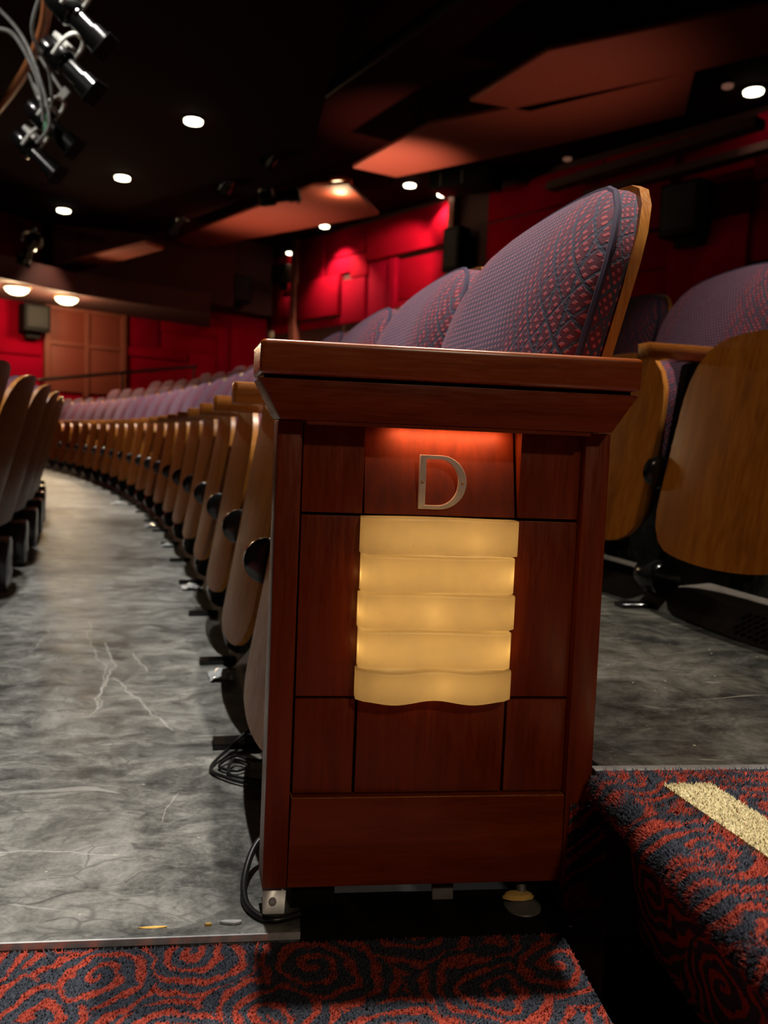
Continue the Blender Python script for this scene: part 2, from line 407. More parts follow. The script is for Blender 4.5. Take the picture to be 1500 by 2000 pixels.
def pillow(name, outline, xf, xb, rings=(0.3, 0.55, 0.75, 0.9, 0.97, 1.0)):
    """closed sheet over an outline in (y,z): front surface xf(y,z,r), back surface xb(y,z,r)"""
    cy = sum(p[0] for p in outline) / len(outline); cz = sum(p[1] for p in outline) / len(outline); n = len(outline)
    v, uv, f = [], [], []
    def surf(fn, ku):
        base = len(v); v.append((fn(cy, cz, 0), cy, cz)); uv.append((cy, cz))
        for r in rings:
            for (y, z) in outline:
                yy, zz = cy + (y - cy) * r, cz + (z - cz) * r
                v.append((fn(yy, zz, r), yy, zz)); uv.append((cy + (yy - cy) * ku, cz + (zz - cz) * ku))
        return base
    A = surf(xf, 1.0); B = surf(xb, 1.13); R = len(rings)
    for base, flip in ((A, False), (B, True)):
        for i in range(n):
            j = (i + 1) % n; q = (base, base + 1 + i, base + 1 + j); f.append(q[::-1] if flip else q)
            for k in range(R - 1):
                a = base + 1 + k * n
                q = (a + i, a + n + i, a + n + j, a + j); f.append(q[::-1] if flip else q)
    for i in range(n):
        j = (i + 1) % n; a = A + 1 + (R - 1) * n; b = B + 1 + (R - 1) * n
        f.append((a + i, b + i, b + j, a + j))
    me = bpy.data.meshes.new(name); me.from_pydata(v, [], f); me.update()
    L = me.uv_layers.new(name='UVMap')
    for lp in me.loops: L.data[lp.index].uv = uv[lp.vertex_index]
    bm = bmesh.new(); bm.from_mesh(me); bmesh.ops.recalc_face_normals(bm, faces=bm.faces); bm.to_mesh(me); bm.free()
    nrim = n
    smooth(me, 0.9)
    return me, n
def copy_tree(o, parent=None):
    c = o.copy(); COL.objects.link(c)
    if parent is not None: c.parent = parent
    for ch in o.children: copy_tree(ch, c)
    return c

# ------------------------------------------------------------------ row geometry: concentric arcs
T0, KAP, X0, Y0 = 0.105, 0.031, -0.001, -0.011
SP, PITCH_ROW, RISE, EDGE = 0.545, 0.97, 0.165, 0.28
DROP = 0.205
def path(s, off=0.0):
    """s: angle parameter as arc length on the lettered row; off: distance behind it"""
    th = T0 + KAP * s
    x = X0 + (math.cos(th) - math.cos(T0)) / KAP; y = Y0 + (math.sin(th) - math.sin(T0)) / KAP
    return Vector((x + off * math.cos(th), y + off * math.sin(th), 0)), th
def zrow(k): return RISE * k if k <= 1 else RISE + (k - 1) * 0.235
def s_start(off): return -off * math.sin(T0) / (1 + KAP * off) - 0.012

# ------------------------------------------------------------------ setting: tiers
def tier(name, o0, o1, z, mat, s_end, label, thick=0.16):
    n = 48; v = []
    for i in range(n + 1):
        row = []
        for off in (o0, o1):
            s0 = s_start(off); s = s0 + (s_end - s0) * (i / n) ** 1.3
            p, th = path(s, off); row.append((p.x, p.y))
        for zz in (z, z - thick):
            for (x, y) in row: v.append((x, y, zz))
    f = []
    for i in range(n):
        a, b = i * 4, i * 4 + 4
        f += [(a, a + 1, b + 1, b), (a + 2, b + 2, b + 3, a + 3), (a, b, b + 2, a + 2), (a + 1, a + 3, b + 3, b + 1)]
    f += [(0, 2, 3, 1), (n * 4, n * 4 + 1, n * 4 + 3, n * 4 + 2)]
    o = link(name, mesh(name, v, f), mat); tag(o, label, 'floor', kind='structure'); return o
S_END = 17.5
tier('floor', -0.97 + EDGE, 0.39, 0.0, M['floor'], S_END, 'worn grey black painted floor of the lettered row', 0.16)
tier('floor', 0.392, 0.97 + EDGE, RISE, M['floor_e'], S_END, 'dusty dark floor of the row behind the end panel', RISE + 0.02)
tier('floor', -1.94 + EDGE, -0.97 + EDGE, -DROP, M['floor'], S_END, 'lower floor of the row in front, at left edge')
for k in range(2, 9):
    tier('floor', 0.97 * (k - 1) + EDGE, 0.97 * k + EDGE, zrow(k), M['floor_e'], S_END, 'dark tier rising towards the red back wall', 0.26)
# low base under everything
tag(link('floor', box('floor', -14, 16, -4, 30, -0.5, -0.36), M['black_matte']), 'dark concrete slab under the tiers', 'floor', kind='structure')

# carpeted aisle landing and step
def tufts(name, pts, h, mat, parent, seed):
    rnd = random.Random(seed); v, f = [], []
    for (p, nrm) in pts:
        b = Vector(p); nn = Vector(nrm)
        t1 = nn.orthogonal().normalized(); t2 = nn.cross(t1)
        a = rnd.uniform(0, 6.28); d = t1 * math.cos(a) + t2 * math.sin(a)
        e = nn.cross(d)
        wv = rnd.uniform(0.0009, 0.0016); hh = h * rnd.uniform(0.6, 1.25)
        tip = b + nn * hh + d * rnd.uniform(-1, 1) * hh * 0.6 + e * rnd.uniform(-1, 1) * hh * 0.6
        i = len(v)
        v += [tuple(b + d * wv), tuple(b - d * wv * 0.5 + e * wv * 0.87), tuple(b - d * wv * 0.5 - e * wv * 0.87), tuple(tip)]
        f += [(i, i + 1, i + 3), (i + 1, i + 2, i + 3), (i + 2, i, i + 3)]
    o = link(name, mesh(name, v, f, True), mat, parent); o['kind'] = 'stuff'; return o
land = link('aisle_landing', box('aisle_landing', -0.66, 0.333, -1.6, -0.040, -0.16, -0.004, 0.004), M['carpet'])
tag(land, 'red and navy swirl carpet on the aisle landing', 'carpet', kind='structure')
rnd = random.Random(3); pts = []
for i in range(30000):
    x, y = rnd.uniform(-0.31, 0.331), rnd.uniform(-0.26, -0.042); pts.append(((x, y, -0.004), (0, 0, 1)))
tufts('carpet_pile', pts, 0.0035, M['carpet'], land, 1)

step = empty('aisle_step', (0, 0, 0)); tag(step, 'carpeted aisle step up to the next row', 'step', kind='structure')
XS, ZS = 0.372, RISE + 0.002
prof = [(1.35, ZS), (XS + 0.022, ZS), (XS + 0.006, ZS - 0.006), (XS - 0.004, ZS - 0.016), (XS - 0.004, ZS - 0.03), (XS + 0.035, ZS - 0.034), (XS + 0.060, -0.02), (1.35, -0.02)]
tread = link('step_body', prism('step_body', prof, -1.6, -0.004, 'y'), M['carpet'], step)
smooth(tread.data, 0.8)
rnd = random.Random(5); pts = []
for i in range(26000):
    x, y = rnd.uniform(XS + 0.012, 0.72), rnd.uniform(-0.42, -0.006)
    pts.append(((x, y, ZS), (0, 0, 1)))
for i in range(9000):
    y = rnd.uniform(-0.42, -0.006); a = rnd.uniform(-0.35, 1.6)
    pts.append(((XS + 0.016 - 0.019 * math.cos(a), y, ZS - 0.020 + 0.020 * math.sin(a)), (-math.cos(a), 0, math.sin(a))))
for i in range(1500):
    x = rnd.uniform(XS + 0.01, XS + 0.05); z = rnd.uniform(0.0, ZS - 0.03); pts.append(((x - 0.03, -0.003, min(z, 0.126)), (0, -1, 0)))
tufts('carpet_pile', pts, 0.006, M['carpet'], step, 2)
stripe = link('tread_stripe', hexa('tread_stripe', [(0.434, -0.053, ZS), (0.489, -0.052, ZS), (0.56, -0.55, ZS), (0.505, -0.55, ZS), (0.434, -0.053, ZS + 0.005), (0.489, -0.052, ZS + 0.005), (0.56, -0.55, ZS + 0.005), (0.505, -0.55, ZS + 0.005)]), M['cream'], step)
stripe['label'] = 'cream carpet safety stripe'
pts = []
for i in range(9000):
    tt = rnd.random(); x = 0.434 + 0.071 * tt + rnd.uniform(0, 0.055); y = -0.053 - 0.497 * tt
    pts.append(((x, y, ZS + 0.0045), (0, 0, 1)))
tufts('carpet_pile', pts, 0.004, M['cream'], step, 4)
ret = link('step_return', box('step_return', 0.348, XS + 0.03, -0.002, 0.02, -0.02, 0.128), M['carpet'], step)
# wooden trim strip in front of the floor, its gap, and the chipped edge
tr = link('trim_1', hexa('trim_1', [(-0.66, -0.034, -0.01), (0.040, -0.031, -0.01), (0.036, -0.013, -0.01), (-0.66, -0.020, -0.01), (-0.66, -0.036, 0.002), (0.040, -0.033, 0.002), (0.036, -0.015, 0.003), (-0.66, -0.022, 0.003)], 0.0012), M['floor'])
tag(tr, 'grey worn wooden edging strip between floor and landing carpet', 'trim', kind='structure')
lip = link('trim_2', hexa('trim_2', [(-0.66, -0.0392, -0.004), (0.04, -0.0352, -0.004), (0.04, -0.033, -0.004), (-0.66, -0.036, -0.004), (-0.66, -0.0392, 0.0035), (0.04, -0.0352, 0.0035), (0.04, -0.033, 0.0035), (-0.66, -0.036, 0.0035)]), M['zinc'])
tag(lip, 'thin bright metal lip along the landing carpet edge', 'trim', kind='structure')
etrim = link('trim_3', box('trim_3', 0.375, 1.3, -0.004, 0.012, RISE - 0.01, RISE + 0.004, 0.002), M['steel_dull'])
tag(etrim, 'thin metal edging where step carpet meets the upper floor', 'trim', kind='structure')
shade_strip = link('panel_shade_strip', box('panel_shade_strip', 0.041, 0.345, -0.0385, 0.10, -0.006, 0.0015), M['black_matte']); tag(shade_strip, 'black strip put in as shade under the end panel', 'trim', kind='structure')  # black strip laid in for the shade that the end panel casts
def chip(x, y, sx, sy, seed, mat, label):
    r = random.Random(seed); n = 9; top = []
    for i in range(n):
        a = 2 * math.pi * i / n; k = r.uniform(0.6, 1.1); top.append((x + sx * k * math.cos(a), y + sy * k * math.sin(a)))
    o = link('floor_splinter', prism('floor_splinter', top, 0.0, r.uniform(0.003, 0.006), 'z', 0.0008, 1), mat)
    tag(o, label, 'splinter', 'splinters along the broken floor edge')
chip(-0.119, -0.0135, 0.020, 0.0022, 1, M['foam'], 'broken raw wood splinter at the floor edge, left of the cable')
chip(-0.060, -0.0125, 0.004, 0.002, 2, M['foam'], 'tiny raw wood splinter at floor edge beside the cable')
chip(-0.035, -0.008, 0.016, 0.004, 3, M['zinc'], 'grey flake of paint lifted at the floor edge beside cable')

# ------------------------------------------------------------------ walls and ceiling
CORNER = Vector((-0.37, 20.8, 0)); BD = Vector((-0.53, 0.848, 0)); SD = Vector((0.81, 0.586, 0))
BN = Vector((-0.848, -0.53, 0))      # back wall faces the stage
SN = Vector((0.586, -0.81, 0))       # side wall faces the camera
def wall_box(name, P0, D, Nn, m0, m1, z0, z1, d0, d1, mat, parent=None, bevel=0.0):
    P = []
    for d in (d0, d1):
        for m, z in ((m0, z0), (m1, z0), (m1, z1), (m0, z1)):
            q = P0 + D * m + Nn * d; P.append((q.x, q.y, z))
    return link(name, hexa(name, P, bevel), mat, parent)
wb = wall_box('wall_back', CORNER, BD, BN, -22, 0.3, 0.5, 5.3, -0.4, 0, M['soffit']); tag(wb, 'dark red panelled back wall of the auditorium', 'wall', kind='structure')
ws = wall_box('wall_side', CORNER, SD, SN, -16, 0.3, 0.0, 5.3, -0.4, 0, M['red']); tag(ws, 'crimson far side wall with shuttered window', 'wall', kind='structure')
BP = [(-2.54, -1.57, 4.16, 5.12, 0.10), (-4.08, -2.56, 4.55, 5.12, 0.05), (-3.22, -1.60, 3.27, 4.14, 0.16), (-4.13, -3.56, 4.03, 4.50, 0.09), (-3.52, -2.60, 4.18, 4.52, 0.04),
      (-4.10, -3.30, 3.06, 4.00, 0.10), (-3.26, -1.62, 3.05, 3.22, 0.06), (-4.90, -4.16, 3.06, 4.30, 0.05), (-6.68, -4.16, 4.30, 5.08, 0.12), (-5.15, -4.94, 3.05, 4.24, 0.14),
      (-6.2, -5.2, 3.4, 4.20, 0.05), (-6.66, -6.24, 3.05, 4.20, 0.09), (-6.2, -5.2, 3.05, 3.36, 0.11), (-1.30, -0.80, 3.05, 3.9, 0.04), (-1.30, -0.80, 3.95, 4.9, 0.04), (-0.75, -0.3, 3.05, 4.9, 0.03)]
rr = random.Random(8)
m = -7.6
while m > -18:
    wd = rr.uniform(0.8, 1.7); zz = 2.6
    while zz < 5.0:
        hh = min(rr.uniform(0.5, 1.3), 5.1 - zz); BP.append((m - wd + 0.03, m, zz, zz + hh - 0.03, rr.choice((0.04, 0.08, 0.13)))); zz += hh
    m -= wd
for a, b, c, d, e in BP: wall_box('panel', CORNER, BD, BN, a, b, c, d, 0, e, M['red'], wb, 0.008)
for a, b, c, d, e in [(-2.89, -1.24, 2.84, 3.26, 0.07), (-1.41, -1.13, 2.0, 3.3, 0.09), (-3.75, -2.26, 2.2, 2.38, 0.07), (-3.7, -2.95, 2.45, 3.05, 0.03), (-2.85, -1.46, 2.45, 2.80, 0.03), (-1.08, -0.25, 1.6, 3.3, 0.05), (-2.2, -1.46, 1.6, 2.4, 0.03), (-6.6, -5.62, 2.0, 2.25, 0.06), (-6.6, -5.62, 1.5, 1.95, 0.03), (-7.6, -6.7, 1.6, 2.9, 0.05)]:
    wall_box('panel', CORNER, SD, SN, a, b, c, d, 0, e, M['red'], ws, 0.006)
for a, b in ((-6.86, -6.72), (-1.56, -1.36)):
    wall_box('pilaster', CORNER, BD, BN, a, b, 2.4, 5.15, 0, 0.2, M['brown_wall'], wb)
# shuttered window
win = empty('window_1', CORNER + SD * -4.67 + Vector((0, 0, 1.3))); tag(win, 'brown framed shuttered window in far crimson wall', 'window', kind='structure')
def wpart(name, m0, m1, z0, z1, d0, d1, mat, par=None):
    o = wall_box(name, CORNER, SD, SN, m0, m1, z0, z1, d0, d1, mat, None, 0.004)
    o.parent = par or win; o.matrix_parent_inverse = (Matrix.Translation(win.location)).inverted(); return o
for (a, b) in ((-5.44, -4.72), (-4.62, -3.90)):
    for (c, d) in ((1.3, 2.26), (2.34, 2.98)): wpart('pane', a, b, c, d, 0.02, 0.06, M['shutter'])
for a, b, c, d in ((-5.56, -5.44, 1.2, 3.1), (-3.90, -3.78, 1.2, 3.1), (-4.72, -4.62, 1.2, 3.0), (-5.44, -3.90, 2.98, 3.1)):
    wpart('window_frame', a, b, c, d, 0.0, 0.12, M['brown_wall'])
for a, b in ((-5.44, -4.72), (-4.62, -3.90)): wpart('glazing_bar', a, b, 2.26, 2.34, 0.01, 0.11, M['brown_wall'])
# handrail in front of the window
hr = empty('handrail', CORNER + SD * -4 + SN * 0.9); tag(hr, 'thin dark handrail sloping across the far shuttered window', 'handrail')
a = CORNER + SD * -5.9 + SN * 0.6; b = CORNER + SD * -2.3 + SN * 0.6
def hpart(name, me, mat):
    o = link(name, me, mat, hr); o.matrix_parent_inverse = Matrix.Translation(hr.location).inverted()
hpart('rail', tube('rail', [Vector((a.x, a.y, 1.47)), Vector((b.x, b.y, 2.06))], 0.035, 10), M['black'])
for t in (0.02, 0.5, 0.98):
    q = a.lerp(b, t); zt = 1.47 + 0.59 * t; hpart('post', tube('post', [Vector((q.x, q.y, 0.4)), Vector((q.x, q.y, zt))], 0.022, 8), M['black'])
# ceiling with dropped soffit over the far corner
ce = link('ceiling', box('ceiling', -14, 16, -4, 30, 5.2, 5.4), M['ceiling']); tag(ce, 'dark red black auditorium ceiling', 'ceiling', kind='structure')
def bulk(name, pts2, z0, z1, mat, label):
    o = link(name, prism(name, pts2, z0, z1, 'z'), mat); tag(o, label, 'soffit', kind='structure'); return o
def wp(m, d): q = CORNER + SD * m + SN * d; return (q.x, q.y)
bulk('ceiling_soffit', [wp(-1.62, 0.0), (-1.49, 17.38), (-2.55, 16.75), (-3.83, 15.88), (-4.80, 14.55), (-7.5, 11.0), wp(-12.0, 0)], 3.05, 3.45, M['soffit'], 'dropped dark red soffit with round lamps over far corner')
bulk('ceiling_soffit', [wp(-1.62, 0.0), wp(-1.62, 1.0), wp(-5.6, 0.6), wp(-5.6, 0)], 3.46, 5.2, M['soffit'], 'tall dark red bulkhead standing on the far soffit')
bulk('ceiling_soffit', [wp(-1.60, 0.0), wp(-1.60, 0.30), wp(-0.05, 0.30), wp(-0.05, 0)], 3.50, 5.2, M['soffit'], 'dark red bulkhead above the far corner of crimson wall')
bulk('ceiling_soffit', [(4.1, 12.5), (5.75, 9.3), (5.95, 9.4), (4.3, 12.6)], 4.62, 4.74, M['soffit'], 'long dull red ceiling ledge at right')
bulk('ceiling_soffit', [(4.65, 12.3), (6.2, 9.45), (6.4, 9.55), (4.85, 12.45)], 4.48, 4.58, M['soffit'], 'second long dull red ceiling ledge at right, farther')

bulk('ceiling', [(-9, 2.5), (0.7, 2.5), (0.3, 12.0), (-2.6, 16.6), (-4.6, 16.2), (-9, 11)], 4.40, 4.5, M['ceiling'], 'lower dark ceiling slab carrying the three left downlights')
# ceiling reflectors: flat hung panels
def reflector(P, z, label):
    bm = bmesh.new(); c = Vector((sum(p[0] for p in P) / len(P), sum(p[1] for p in P) / len(P), z))
    A = [bm.verts.new((p[0] - c.x, p[1] - c.y, 0)) for p in P]; B = [bm.verts.new((p[0] - c.x, p[1] - c.y, 0.06)) for p in P]
    bm.faces.new(A); bm.faces.new(B[::-1])
    for i in range(len(A)): bm.faces.new((A[i], B[i], B[(i + 1) % len(A)], A[(i + 1) % len(A)]))
    root = empty('ceiling_reflector', c); tag(root, label, 'ceiling panel', 'hung ceiling reflectors')
    link('board', bm_mesh('board', bm, 0.01, 1), M['reflector'], root)
    n = len(P)
    for k in (0.25, 0.75):
        for (i, j) in ((0, 2), (n - 1, 1)):
            q = Vector((P[i][0], P[i][1], 0)).lerp(Vector((P[j][0], P[j][1], 0)), k * 0.6 + 0.1)
            link('hanger', tube('hanger', [Vector((q.x - c.x, q.y - c.y, 0.05)), Vector((q.x - c.x, q.y - c.y, 0.6))], 0.012, 6), M['black_matte'], root)
reflector([(2.14, 9.32), (2.64, 7.89), (6.2, 5.1), (6.7, 5.5), (2.92, 9.46)], 4.6, 'brown red hung ceiling panel, nearest, top right')
reflector([(0.99, 12.14), (1.80, 10.2), (4.3, 8.0), (4.75, 9.15), (3.57, 10.52), (1.7, 12.43)], 4.6, 'orange red hung ceiling panel, second, with bright pointed left end')
reflector([(-2.42, 17.94), (0.45, 13.25), (1.0, 12.95), (1.69, 14.66), (-1.83, 18.5)], 4.6, 'red hung ceiling panel behind the lit stage lamp')
k4 = 3.16 / 4.06
reflector([(x * k4, -0.911 + (y + 0.911) * k4) for x, y in [(-7.36, 24.11), (-5.09, 21.0), (-2.98, 18.4), (-2.66, 18.92), (-6.52, 24.05)]], 3.7, 'thin dull red hung ceiling panel above the far soffit')

# ------------------------------------------------------------------ ceiling lights
def downlight(x, y, z, r, label, mat='lamp', power=0, to=None, col=WARM, ang=70):
    o = empty('downlight', (x, y, z)); tag(o, label, 'light', 'round recessed ceiling downlights')
    link('trim_ring', lathe('trim_ring', [(r * 1.0, 0.0), (r * 1.18, -0.004), (r * 1.25, 0.02), (r * 1.0, 0.03)], 24), M['black_matte'], o)
    link('lens', lathe('lens', [(r, -0.012), (r * 0.96, -0.03), (r * 0.5, -0.045), (0.01, -0.05)][::-1] + [(r, 0.01)], 24), M[mat], o)
    if power:
        L = spot('lamp_light', (0, 0, -0.07), (0, 0, -3), power, col, ang, 0.5, r)
        L.parent = o
        if to is not None: L.rotation_euler = (Vector(to) - Vector((x, y, z))).to_track_quat('-Z', 'Y').to_euler()
    return o
downlight(-1.15, 10.11, 4.38, 0.112, 'largest white ceiling downlight of the three at left', power=420)
downlight(-2.47, 12.77, 4.38, 0.112, 'middle ceiling downlight of the three at left', power=350)
downlight(-3.88, 15.05, 4.38, 0.112, 'leftmost and smallest ceiling downlight of three at left', power=250)
downlight(2.23, 14.66, 5.17, 0.105, 'small downlight just under the tip end of second red panel', power=420, to=(2.0, 16.6, 3.4), ang=80)
downlight(2.93, 15.06, 5.17, 0.115, 'small downlight right beneath the black ceiling box', power=200, to=(2.9, 15.9, 3.4), ang=70)
downlight(0.86, 17.75, 5.09, 0.10, 'small downlight above the left edge of crimson wall panels', power=520, to=(1.2, 17.9, 3.0), ang=105)
downlight(0.16, 19.69, 4.89, 0.09, 'smallest downlight over the far wall corner', power=150)
downlight(5.88, 9.62, 5.17, 0.12, 'bright downlight at the far right under the first red panel', power=18)
downlight(5.48, 9.53, 5.17, 0.07, 'dim unlit downlight beside the bright one at far right', 'lamp_dim')
downlight(4.47, 12.61, 5.17, 0.07, 'dim unlit downlight in the middle of dark right ceiling', 'lamp_dim')
def dome(x, y, z, r, label, power, tilt=0.0, grp='round glowing dome lamps'):
    o = empty('dome_lamp', (x, y, z)); tag(o, label, 'light', grp)
    link('bowl', lathe('bowl', [(0.01, -r * 0.62), (r * 0.5, -r * 0.54), (r * 0.82, -r * 0.33), (r, 0.0)], 24), M['dome'], o)
    link('rim', lathe('rim', [(r * 1.0, -0.02), (r * 1.08, 0.0), (r * 1.04, 0.05), (r * 0.5, 0.06)], 24), M['brass'], o)
    L = point('lamp_light', (0, 0, -r * 0.62 - 0.12), power, (1.0, 0.72, 0.4), 0.15); L.parent = o
    return o
dome(-4.73, 15.27, 3.02, 0.22, 'left glowing dome lamp under the far soffit', 100)
dome(-4.08, 16.15, 3.02, 0.22, 'right glowing dome lamp under far soffit, beside window', 100)
dome(0.91, 13.52, 4.78, 0.18, 'bright half round lamp below the second red ceiling panel', 40)

# ------------------------------------------------------------------ theatre seats
def warp(P, zb, zt, bs, ts, hb, ht):
    out = []
    for y, z in P:
        k = (z - zb) / (zt - zb)
        if k < 0.5: z -= bs * max(0, 1 - (y / hb) ** 2) * (1 - 2 * k)
        else: z += ts * max(0, 1 - (y / ht) ** 2) * (2 * k - 1)
        out.append((y, z))
    return out
SHELL = warp(resample(rpoly([(-0.252, 0.165, 0.10), (0.252, 0.165, 0.10), (0.228, 0.595, 0.13), (-0.228, 0.595, 0.13)], 8), 44), 0.165, 0.595, 0.028, 0.035, 0.265, 0.24)
BACK = warp(resample(rpoly([(-0.266, 0.40, 0.05), (0.266, 0.40, 0.05), (0.262, 0.852, 0.115), (-0.262, 0.852, 0.115)], 8), 48), 0.40, 0.852, 0.0, 0.043, 0.28, 0.27)
def scl(P, k):
    cy = sum(p[0] for p in P) / len(P); cz = sum(p[1] for p in P) / len(P)
    return [(cy + (y - cy) * k, cz + (z - cz) * k) for y, z in P]
def x_shell(y, z): return (z - 0.14) * 0.17 + 0.018 * (y / 0.25) ** 2
def x_back(y, z): return 0.420 + (z - 0.65) * 0.27 - 0.026 * (y / 0.25) ** 2
def set_rim(me, n):
    for p in list(me.polygons)[-n:]: p.material_index = 1
def shell_mesh():
    me, n = pillow('seat_shell', SHELL, lambda y, z, r: x_shell(y, z), lambda y, z, r: x_shell(y, z) + 0.013); set_rim(me, n); return me
def back_shell_mesh():
    me, n = pillow('back_shell', BACK, lambda y, z, r: x_back(y, z) - 0.013, lambda y, z, r: x_back(y, z)); set_rim(me, n); return me
def back_cushion_mesh():
    return pillow('back_cushion', scl(BACK, 0.975), lambda y, z, r: x_back(y, z) - 0.042 - 0.072 * (1 - r ** 3.6) ** 0.75 - 0.012 * math.exp(-((z - 0.62) / 0.1) ** 2) * (1 - r), lambda y, z, r: x_back(y, z) - 0.0135)[0]
def seat_cushion_mesh():
    return pillow('seat_cushion', [(y, z + 0.012) for y, z in scl(SHELL, 0.96)], lambda y, z, r: x_shell(y, z) + 0.0135, lambda y, z, r: x_shell(y, z) + 0.040 + 0.055 * (1 - r ** 3) ** 0.8)[0]
ME = {'shell': shell_mesh(), 'bshell': back_shell_mesh(), 'bcush': back_cushion_mesh(), 'scush': seat_cushion_mesh()}
ring = [Vector((x_back(y, z) - 0.041, y, z)) for y, z in scl(BACK, 0.972)]
ME['piping'] = tube('piping', ring + [ring[0]], 0.0045, 6)
ARM = rpoly([(-0.015, -0.026, 0.006), (0.36, -0.026, 0.004), (0.36, 0.026, 0.004), (-0.015, 0.026, 0.006)], 3)
ME['arm'] = prism('armrest', [(x, y + SP / 2) for x, y in ARM], 0.590, 0.626, 'z', 0.004, 2)
ME['std'] = prism('standard', rpoly([(0.065, 0.30, 0.03), (0.08, 0.0, 0.0), (0.24, 0.0, 0.0), (0.25, 0.3, 0.05), (0.34, 0.588, 0.0), (0.10, 0.588, 0.02)], 4), SP / 2 - 0.017, SP / 2 + 0.017, 'y', 0.004, 1)
ME['cap'] = lathe('hinge_cap', [(0.004, -0.014), (0.022, -0.0135), (0.034, -0.011), (0.040, -0.006), (0.040, 0.006), (0.034, 0.011), (0.022, 0.0135), (0.004, 0.014)], 22, 'y')
for v in ME['cap'].vertices: v.co.x += 0.050; v.co.y += SP / 2; v.co.z += 0.325
ME['drum'] = lathe('base_drum', [(0.004, -0.045), (0.038, -0.043), (0.043, -0.036), (0.043, 0.036), (0.038, 0.043), (0.004, 0.045)], 20, 'y')
for v in ME['drum'].vertices: v.co.x += 0.062; v.co.y += SP / 2; v.co.z += 0.072
ME['rear'] = box('rear_housing', 0.255, 0.385, SP / 2 - 0.075, SP / 2 + 0.075, 0.14, 0.375, 0.018, 2); ME['rear'].materials.append(M['black'])
ME['foot'] = box('foot_plate', -0.035, 0.24, SP / 2 - 0.022, SP / 2 + 0.022, 0.0, 0.010, 0.002, 1)
ME['shell'].materials.append(M['shell']); ME['shell'].materials.append(M['ply_edge'])
ME['bshell'].materials.append(M['shell']); ME['bshell'].materials.append(M['ply_edge'])
for k, mm in (('bcush', 'fabric'), ('scush', 'fabric'), ('piping', 'fabric'), ('arm', 'arm'), ('std', 'black_matte'), ('cap', 'black'), ('drum', 'black'), ('foot', 'black')): ME[k].materials.append(M[mm])
def make_seat(loc, rz):
    r = empty('theatre_seat', loc, rz)
    link('seat_shell', ME['shell'], None, r); link('seat_cushion', ME['scush'], None, r)
    link('back_shell', ME['bshell'], None, r); c = link('back_cushion', ME['bcush'], None, r); link('piping', ME['piping'], None, c)
    link('armrest', ME['arm'], None, r)
    s = link('standard', ME['std'], None, r); link('foot_plate', ME['foot'], None, s)
    link('hinge_cap', ME['cap'], None, r); link('rear_housing', ME['rear'], None, r); link('base_drum', ME['drum'], None, r)
    return r
ORD = ['first', 'second', 'third', 'fourth', 'fifth', 'sixth', 'seventh', 'eighth', 'ninth', 'tenth', 'eleventh', 'twelfth', 'thirteenth', 'fourteenth', 'fifteenth', 'sixteenth', 'seventeenth', 'eighteenth', 'nineteenth', 'twentieth', 'twenty-first', 'twenty-second', 'twenty-third', 'twenty-fourth', 'twenty-fifth', 'twenty-sixth']
proto = None
def place(k, s):
    global proto
    p, th = path(s, PITCH_ROW * k); p.z = RISE * k if k >= 0 else -DROP
    if proto is None: proto = make_seat(p, th); return proto
    o = copy_tree(proto); o.location = p; o.rotation_euler = (0, 0, th); return o
for i in range(23):
    tag(place(0, 0.282 + SP * i), 'tipped-up purple seat, %s along the lettered row from its D end panel' % ORD[i], 'seat', 'seats of the lettered row')
EL = ['cropped tipped-up purple seat at the right edge, nearest in upper row', 'tipped-up purple seat with large brown seat shell, right of end panel', 'tipped-up purple seat peeking out just right of the end panel armrest', 'purple seat of upper row hidden mostly behind the first big seat back']
for i in range(1, 4):
    tag(place(1, 0.10 + SP / 1.03 * i), EL[i], 'seat', 'seats of the row behind')
CL = ['seat of the front row at the left edge, seen from behind, nearest and cropped', 'seat of the front row seen from behind, second tip up from left edge', 'seat of the front row seen from behind, third from left edge', 'seat of the front row seen from behind, fourth from left edge']
for i in range(8):
    s = 1.30 + SP / 0.97 * i
    tag(place(-1, s), CL[i] if i < 4 else 'front row seat seen from behind, %s from the left edge, mostly hidden' % ORD[i], 'seat', 'seats of the row in front')
# far rows: small in the photo, one mesh each
def far_mesh():
    bo = resample(BACK, 18); so = resample(SHELL, 16); bm = bmesh.new(); mi = []
    parts = [(pillow('t', scl(bo, 0.975), lambda y, z, r: x_back(y, z) - 0.03 - 0.06 * (1 - r ** 3), lambda y, z, r: x_back(y, z) - 0.012, (0.5, 0.85, 1.0))[0], 0),
             (pillow('t', bo, lambda y, z, r: x_back(y, z) - 0.012, lambda y, z, r: x_back(y, z), (0.6, 1.0))[0], 1),
             (pillow('t', so, lambda y, z, r: x_shell(y, z), lambda y, z, r: x_shell(y, z) + 0.08, (0.6, 1.0))[0], 1),
             (box('t', -0.01, 0.36, SP / 2 - 0.025, SP / 2 + 0.025, 0.59, 0.625), 2), (box('t', 0.05, 0.3, SP / 2 - 0.015, SP / 2 + 0.015, 0, 0.59), 3)]
    for me, k in parts:
        n0 = len(bm.faces); bm.from_mesh(me); bm.faces.ensure_lookup_table()
        for f in bm.faces[n0:]: f.material_index = k; f.smooth = k == 0
    me = bpy.data.meshes.new('theatre_seat'); bm.to_mesh(me); bm.free()
    for m_ in ('fabric', 'shell', 'arm', 'black_matte'): me.materials.append(M[m_])
    return me
FAR = far_mesh()
ROWN = ['', 'first', 'second', 'third', 'fourth', 'fifth']
YMIN = [0, 2.2, 11.4, 12.7, 14.0, 15.6]
